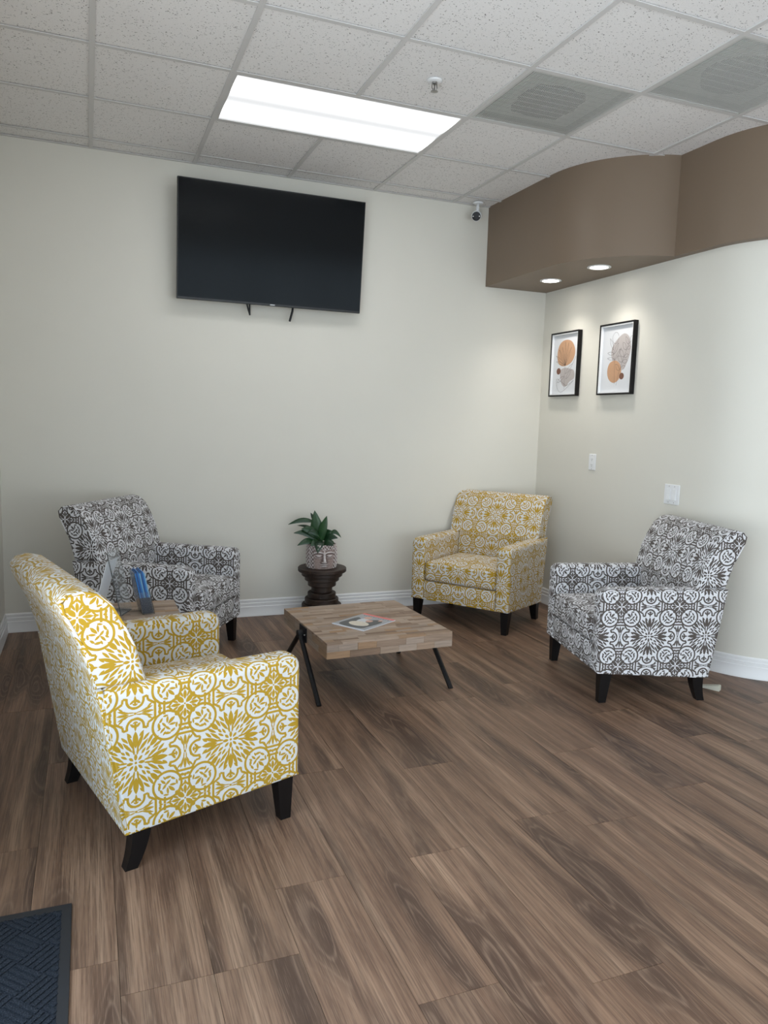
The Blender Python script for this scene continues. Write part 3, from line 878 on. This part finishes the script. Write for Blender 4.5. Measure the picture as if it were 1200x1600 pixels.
block_top(ct, .682, .71, CT_T, .078, .0284, 3)
for s in (-1, 1):
    x0 = s*.3411
    MB().box(min(x0, x0+s*.006), max(x0, x0+s*.006), -.055, .055, CT_T-.082, CT_T-.006).build('bracket', M['iron'], ct, bevel=.001)
    MB().lathe([(.020, 0), (.020, s*.028)], 18, (x0+s*.006, 0, CT_T-.045), axis='X').build('pivot', M['iron'], ct)
    for sy in (-.036, .036):
        MB().lathe([(.005, 0), (.004, s*.004)], 8, (x0+s*.006, sy, CT_T-.045), axis='X').build('bolt', M['chrome'], ct)
    for sy in (-1, 1):
        MB().tube([(x0+s*.020, sy*.004, CT_T-.045), (x0+s*.022, sy*.325, .0)], .0125, 6).build('leg', M['iron'], ct)

# magazine
mg = empty('magazine', (0, 0, 0)); tag(mg, 'magazine with grey cover and red top band lying on the coffee table', 'magazine')
Pm = [Vector((1.133, -1.432, 0)), Vector((1.206, -1.660, 0)), Vector((1.466, -1.492, 0)), Vector((1.384, -1.283, 0))]
cen = sum(Pm, Vector())/4; ux = ((Pm[3]-Pm[0])+(Pm[2]-Pm[1])).normalized()   # from foot of cover to head
mg.location = (cen.x, cen.y, CT_T); mg.rotation_euler = (0, 0, math.atan2(ux.y, ux.x))
MB().box(-.138, .138, -.105, .105, 0.0004, .004).build('pages', flat('page_edge', (.75, .77, .82), .5), mg)
MB().box(-.138, .138, -.1055, .1055, .0041, .0048).build('cover', flat('magazine_grey', (.32, .33, .36), .3, var=.1), mg)
MB().box(.116, .138, -.1055, .1055, .0049, .0051).build('red_band', flat('magazine_red', (.72, .13, .12), .35), mg)
MB().box(-.138, -.131, -.1055, .1055, .0049, .0051).build('spine_edge', flat('magazine_white', (.72, .78, .9), .3), mg)
def onmag(nm, ol, mt_, z): MB().prism(ccw(ol), z, z+.00012, 'Z').build(nm, mt_, mg)
dk = flat('magazine_dark', (.045, .048, .055), .35); skin = flat('magazine_skin', (.62, .36, .27), .4); cream = flat('magazine_cream', (.66, .60, .50), .4, var=.2, scale=120)
onmag('dark_figure', blob([(-.12, .07), (-.02, .085), (.05, .075), (.02, .02), (.075, -.045), (.04, -.085), (-.06, -.08), (-.118, -.06)]), dk, .0049)
onmag('pale_shirt', blob([(-.05, .02), (.01, .045), (.05, .03), (.03, -.01), (-.03, -.01)]), paper, .0051)
onmag('pale_plate', oval(-.05, -.005, .042, .058), cream, .0053)
onmag('face', oval(.068, .025, .024, .02), skin, .0055); onmag('hand', blob([(.0, -.01), (.03, .0), (.04, -.03), (.01, -.035)]), skin, .0055)
onmag('hand', blob([(.05, -.055), (.075, -.05), (.07, -.075)]), skin, .0055)
tx = MB()
for k in range(11):
    y_ = -.085+.016*k; tx.box(.096, .108, y_, y_+.0035, .0049, .0050).box(.096 if k % 2 else .105, .099 if k % 2 else .108, y_+.0035, y_+.010, .0049, .0050)
tx.build('masthead', dk, mg)

# ------------------------------------------------------------------ small side table between the left armchairs, with leaflets
sd = empty('side_table', (.105, -1.685, 0)); tag(sd, 'small wooden block side table between the two left armchairs', 'table')
ST_T = .50
block_top(sd, .44, .44, ST_T, .07, .0275, 11)
for sx in (-1, 1):
    for sy in (-1, 1): MB().tube([(sx*.17, sy*.17, ST_T-.071), (sx*.185, sy*.185, 0)], .013, 8).build('leg', M['iron'], sd)
acr = newmat('clear_acrylic', (.92, .95, .97), .05, 0, .5); ab_ = acr.node_tree.nodes['Principled BSDF']; ab_.inputs['Transmission Weight'].default_value = .95; ab_.inputs['IOR'].default_value = 1.12
sheet = flat('white_sheet', (.80, .82, .86), .6, var=.01)
sg = empty('sign_holder', (.055, -1.64, ST_T), radians(-24)); tag(sg, 'clear acrylic sign holder with white sheet standing on the side table', 'sign holder')
MB().prism([(.048, 0), (.053, 0), (-.006, .275), (-.011, .275)], -.06, .06, 'Y').build('front_panel', acr, sg)
MB().prism([(-.078, .004), (-.075, .004), (-.010, .235), (-.013, .235)], -.055, .055, 'Y').build('white_sheet', sheet, sg)
MB().box(-.080, .048, -.06, .06, .0, .004).build('foot', acr, sg)
bh = empty('brochure_holder', (.185, -1.66, ST_T), radians(8)); tag(bh, 'clear brochure holder filled with blue leaflets on the side table', 'brochure holder')
lean = lambda x, z: (x-.20*z, z)
def slab(x0, x1, z0, z1, y0, y1, nm, mt_, par): return MB().prism([lean(x0, z0), lean(x1, z0), lean(x1, z1), lean(x0, z1)], y0, y1, 'Y').build(nm, mt_, par)
slab(-.026, -.023, 0, .19, -.056, .056, 'back_panel', acr, bh); slab(.023, .026, 0, .10, -.056, .056, 'front_panel', acr, bh)
slab(-.0229, .0229, 0, .10, -.056, -.053, 'side_panel', acr, bh); slab(-.0229, .0229, 0, .10, .053, .056, 'side_panel', acr, bh)
blues = [flat('leaflet_blue', (.015, .16, .46), .35, var=.2), flat('leaflet_deep_blue', (.01, .07, .24), .35, var=.2), flat('leaflet_pale_blue', (.16, .36, .55), .35, var=.3), flat('leaflet_navy', (.012, .02, .05), .4)]
for k in range(7):
    x0 = -.022+.0063*k
    slab(x0, x0+.0055, .075, .185+.004*(k % 3), -.050, .050, 'leaflet', blues[(0, 1, 0, 2, 1, 0, 2)[k]], bh)
    slab(x0, x0+.0055, .004, .0748, -.050, .050, 'leaflet_foot', blues[3], bh)

# ------------------------------------------------------------------ turned stool with planted face pot
SX, SY = 1.437, -.232
stl = empty('turned_stool', (SX, SY, 0)); tag(stl, 'dark wooden stool of stacked round discs holding the plant pot', 'stool')
for (r, z0, z1) in ((.166, .346, .374), (.140, .316, .3459), (.118, .284, .3159), (.097, .246, .2839), (.072, .202, .2459), (.097, .163, .2019), (.116, .122, .1629), (.136, .080, .1219), (.152, .042, .0799), (.166, 0, .0419)):
    d = MB().lathe([(r-.004, z0), (r, z0+.004), (r, z1-.004), (r-.004, z1)], 48).build('disc', M['stool'], stl); smooth_by_angle(d, 30)
pot = empty('potted_plant', (SX-.008, SY-.005, .374)); tag(pot, 'green peace lily in a pale stone face pot on the dark stool', 'plant')
mt = newmat('carved_stone', (.4, .32, .27), .85, 0, .2); t = NT(mt)
p = t.coord('Object'); n1 = t.noise(p, 120, 3); n2 = t.voronoi(p, 130)
c = t.ramp(n1, [(.30, (.24, .175, .155)), (.60, (.36, .28, .255)), (.80, (.50, .43, .41))])
at = t.new('ShaderNodeAttribute', attribute_name='whitewash_highlight').outputs['Fac']      # white glaze left on the raised carving, with highlights painted in
c = t.mix(t.math('MULTIPLY', at, .85), c, (.70, .66, .65))
c = t.mix(t.math('MULTIPLY', t.new('ShaderNodeAttribute', attribute_name='groove_shade').outputs['Fac'], .75), c, (.10, .07, .065))  # shade painted into the carved recesses, as frontal light barely shows them
t.l.new(c, t.bsdf.inputs['Base Color']); t.bump(n1, .25, .004)
PR, PH = .100, .165
face_dir = math.atan2(-.93, -.10)    # towards the camera, a little right
def relief(th, z):
    a = (th-face_dir+pi) % (2*pi)-pi
    x = a*PR; y = z-PH*.5
    g = lambda cx, cy, sx, sy: math.exp(-((x-cx)/sx)**2-((y-cy)/sy)**2)
    h = 0.0
    h += .016*g(0, -.022, .010, .016)+.010*g(0, .012, .0065, .030)             # nose
    h += .006*g(-.010, -.032, .007, .006)+.006*g(.010, -.032, .007, .006)      # nostrils
    for s in (-1, 1):
        bx = abs(x-s*.038); brow = .036-6.5*(x-s*.036)**2
        if bx < .034: h += .0055*math.exp(-((y-brow)/.0045)**2)
        h += .0065*g(s*.036, .010, .019, .010) - .004*math.exp(-((y-.006-5*(x-s*.036)**2)/.0028)**2)*(1 if bx < .024 else 0)
    h += .007*g(0, -.047, .020, .0045)+.007*g(0, -.058, .017, .0045)-.004*g(0, -.0525, .022, .002)   # lips
    if abs(x) > .072 or y > .052: h += .004*sin(x*260)*sin(y*240+1.2*sin(x*90))
    return h*2.0
v = []; f = []; NS, NZ = 120, 46
for j in range(NZ):
    z = PH*j/(NZ-1)
    for k in range(NS):
        th = 2*pi*k/NS; u = z/PH
        r = PR*(.955+.075*sin(pi*min(1, u*1.05))**.6) + relief(th, z)*(1 if .02 < u < .99 else .3)
        if j == 0: r -= .006
        v.append((r*cos(th), r*sin(th), z))
for r, z in ((PR*.90, PH), (PR*.86, PH-.03)):
    for k in range(NS):
        th = 2*pi*k/NS; v.append((r*cos(th), r*sin(th), z))
for j in range(NZ+1):
    for k in range(NS):
        a = j*NS+k; b = j*NS+(k+1) % NS; f.append((a, b, b+NS, a+NS))
f.append(tuple(range(NS-1, -1, -1)))
pme = mesh('pot_wall', v, f, True)
ww_ = pme.attributes.new('whitewash_highlight', 'FLOAT', 'POINT'); gr_ = pme.attributes.new('groove_shade', 'FLOAT', 'POINT')
for j in range(NZ):
    for k in range(NS):
        th = 2*pi*k/NS; z = PH*j/(NZ-1); hh = relief(th, z)
        av = sum(relief(th+da, z+dz) for da, dz in ((.10, 0), (-.10, 0), (0, .008), (0, -.008)))/4
        ww_.data[j*NS+k].value = max(0, min(1, (hh-av)/.0030)); gr_.data[j*NS+k].value = max(0, min(1, (av-hh)/.0035))
link('pot_wall', pme, mt, pot)
MB().lathe([(PR*.855, PH-.045), (PR*.855, PH-.028), (.02, PH-.022)], 40).build('soil', flat('potting_soil', (.02, .014, .01), .95, bump=.5), pot)

mt = newmat('lily_leaf', (.02, .09, .02), .38, 0, .5); t = NT(mt)
p = t.coord('Object'); n1 = t.noise(p, 18, 2); rn = t.rand()
c = t.ramp(t.math('MULTIPLY_ADD', n1, .6, t.math('MULTIPLY', rn, .4)), [(.2, (.005, .022, .009)), (.6, (.012, .052, .016)), (.9, (.035, .10, .026))])
t.l.new(c, t.bsdf.inputs['Base Color']); leafm = mt
stemm = flat('lily_stem', (.08, .17, .05), .5)
plant = pot; PZ = Vector((0, 0, PH-.026))
PXM = .00422
RV = Vector((cos(YAW), -sin(YAW), 0)); FV = Vector((-sin(YAW), -cos(YAW), 0))    # right in view, towards the viewer
def P3(px, py, dep): return RV*((px-500)*PXM)+Vector((0, 0, (857-py)*PXM))+FV*dep+PZ
leaves = [  # base px, tip px, half width px, depth base, depth tip, droop px
    ((496,848),(488,797),8.5,.00,.02,-3),((498,848),(508,805),5,.02,.03,2),((487,816),(446,821),3.2,.0,.03,4),((489,818),(480,803),2.2,-.02,-.05,0),
    ((495,842),(468,826),5.5,.02,.06,5),((494,846),(456,833),4.2,.03,.07,6),((492,850),(463,852),4.2,.04,.10,5),((489,846),(478,845),5,-.04,-.08,4),
    ((499,845),(496,863),5.5,.06,.115,3),((502,846),(516,829),6,.0,.02,4),((504,848),(527,840),4.5,.02,.05,5),((510,838),(531,842),3,-.03,-.03,7),
    ((503,852),(521,851),4.5,.05,.09,4),((506,850),(524,862),4.5,-.02,.01,4),((491,836),(470,838),4,-.04,-.08,6),((496,850),(484,852),4.5,.06,.10,3),
    ((500,848),(510,842),5,-.05,-.09,5),((493,838),(458,825),2.2,-.02,-.06,5),((498,852),(504,846),5,.05,.08,3),((497,840),(478,832),3.6,.04,.07,5)]
for (b, e, hw, db, de, dr) in leaves:
    B, T = P3(*b, db), P3(*e, de); d = T-B; L = d.length; dn_ = d.normalized()
    side = dn_.cross(FV+Vector((0, 0, .55))).normalized()
    nrm = side.cross(dn_).normalized(); v = []; f = []; n = 10
    for i in range(n+1):
        u = i/n; ww = 1.3*hw*PXM*(sin(pi*u**.75)**.85 if 0 < u < 1 else 0)+.0004
        c0 = B+d*u+Vector((0, 0, dr*PXM*sin(pi*u)))
        fold = nrm*ww*.35
        v += [c0+side*ww+fold, c0, c0-side*ww+fold]
    for i in range(n):
        a = i*3; f += [(a, a+1, a+4, a+3), (a+1, a+2, a+5, a+4)]
    lf = link('leaf', mesh('leaf', v, f, True), leafm, plant)
    so_ = lf.modifiers.new('thick', 'SOLIDIFY'); so_.thickness = .0008; so_.offset = 0
    root = RV*(random.uniform(-.02, .02))+FV*random.uniform(-.02, .02)+PZ+Vector((0, 0, -.004))
    mid = (root+B)/2+Vector((0, 0, .01))+(B-root)*.0
    MB().tube([root, mid, B, B+d*.15+Vector((0, 0, dr*PXM*.45))], .0022, 6, .0014).build('stem', stemm, plant, smooth=True)

# ------------------------------------------------------------------ doorstop wedge and entrance mat
wdg = MB().prism([(-.055, 0), (.055, 0), (.055, .028), (.048, .030), (-.055, .006)], -.017, .017, 'Y')
wd_ = wdg.build('doorstop_wedge', flat('cream_rubber', (.55, .54, .46), .6, var=.05), None, (3.045, -2.122, 0), bevel=.0015)
wd_.rotation_euler = (0, 0, radians(-62)); tag(wd_, 'small cream wedge doorstop on the floor behind the right grey armchair', 'doorstop')

mat = empty('floor_mat', (-.108, -2.966, 0)); tag(mat, 'dark charcoal entrance mat with black rubber border in the bottom left corner', 'mat')
MW, ML = .43, 1.5
MB().prism([(-MW, 0), (0, 0), (0, -ML), (-MW, -ML)], .0005, .004, 'Z').build('rubber_base', M['rubber'], mat, bevel=.001)
fb = MB().box(-MW+.001, -.001, -.026, -.001, .0041, .0075).box(-.026, -.001, -ML+.001, -.0261, .0041, .0075).box(-MW+.001, -MW+.026, -ML+.026, -.0261, .0041, .0075).box(-MW+.001, -.0261, -ML+.001, -ML+.0259, .0041, .0075)
fb.build('border', M['rubber'], mat)
MB().box(-MW+.0265, -.0265, -ML+.0265, -.0265, .0041, .0062).build('pile_base', M['pile'], mat)
# raised ribs in a woven pattern of alternating diagonals
ribs = MB(); cell = .085; rg = random.Random(5)
def clip_rib(cx, cy, L, wd, ang):
    dx, dy = cos(ang), sin(ang); nx, ny = -dy, dx
    x0, x1, y0, y1 = -MW+.028, -.028, -ML+.028, -.028
    # shorten to the pile rectangle
    lo, hi = -L/2, L/2
    for p_, d_, a_, b_ in ((cx, dx, x0, x1), (cy, dy, y0, y1)):
        if abs(d_) < 1e-6: continue
        t0, t1 = sorted(((a_-p_)/d_, (b_-p_)/d_)); lo = max(lo, t0); hi = min(hi, t1)
    if hi-lo < .008: return
    pts = [(cx+dx*lo+nx*wd, cy+dy*lo+ny*wd), (cx+dx*lo-nx*wd, cy+dy*lo-ny*wd), (cx+dx*hi-nx*wd, cy+dy*hi-ny*wd), (cx+dx*hi+nx*wd, cy+dy*hi+ny*wd)]
    ribs.prism(ccw(pts), .0062, .0092, 'Z')
a45 = radians(45)
for i in range(-14, 22):
    for j in range(-14, 22):
        # rotated checker of parquet cells
        u, w2 = i*cell, j*cell
        for k in range(5):
            off_ = (k-2)*cell/5
            if (i+j) % 2: cu, cv_, ang = u, w2+off_, a45
            else: cu, cv_, ang = u+off_, w2, a45+pi/2
            x = cu*cos(a45)-cv_*sin(a45); y = cu*sin(a45)+cv_*cos(a45)-.75
            if -MW < x+.0 < 0 and -ML < y < 0: clip_rib(x, y, cell*.97, .0052, ang)
tag(ribs.build('ribs', M['pile'], mat), kind='stuff')
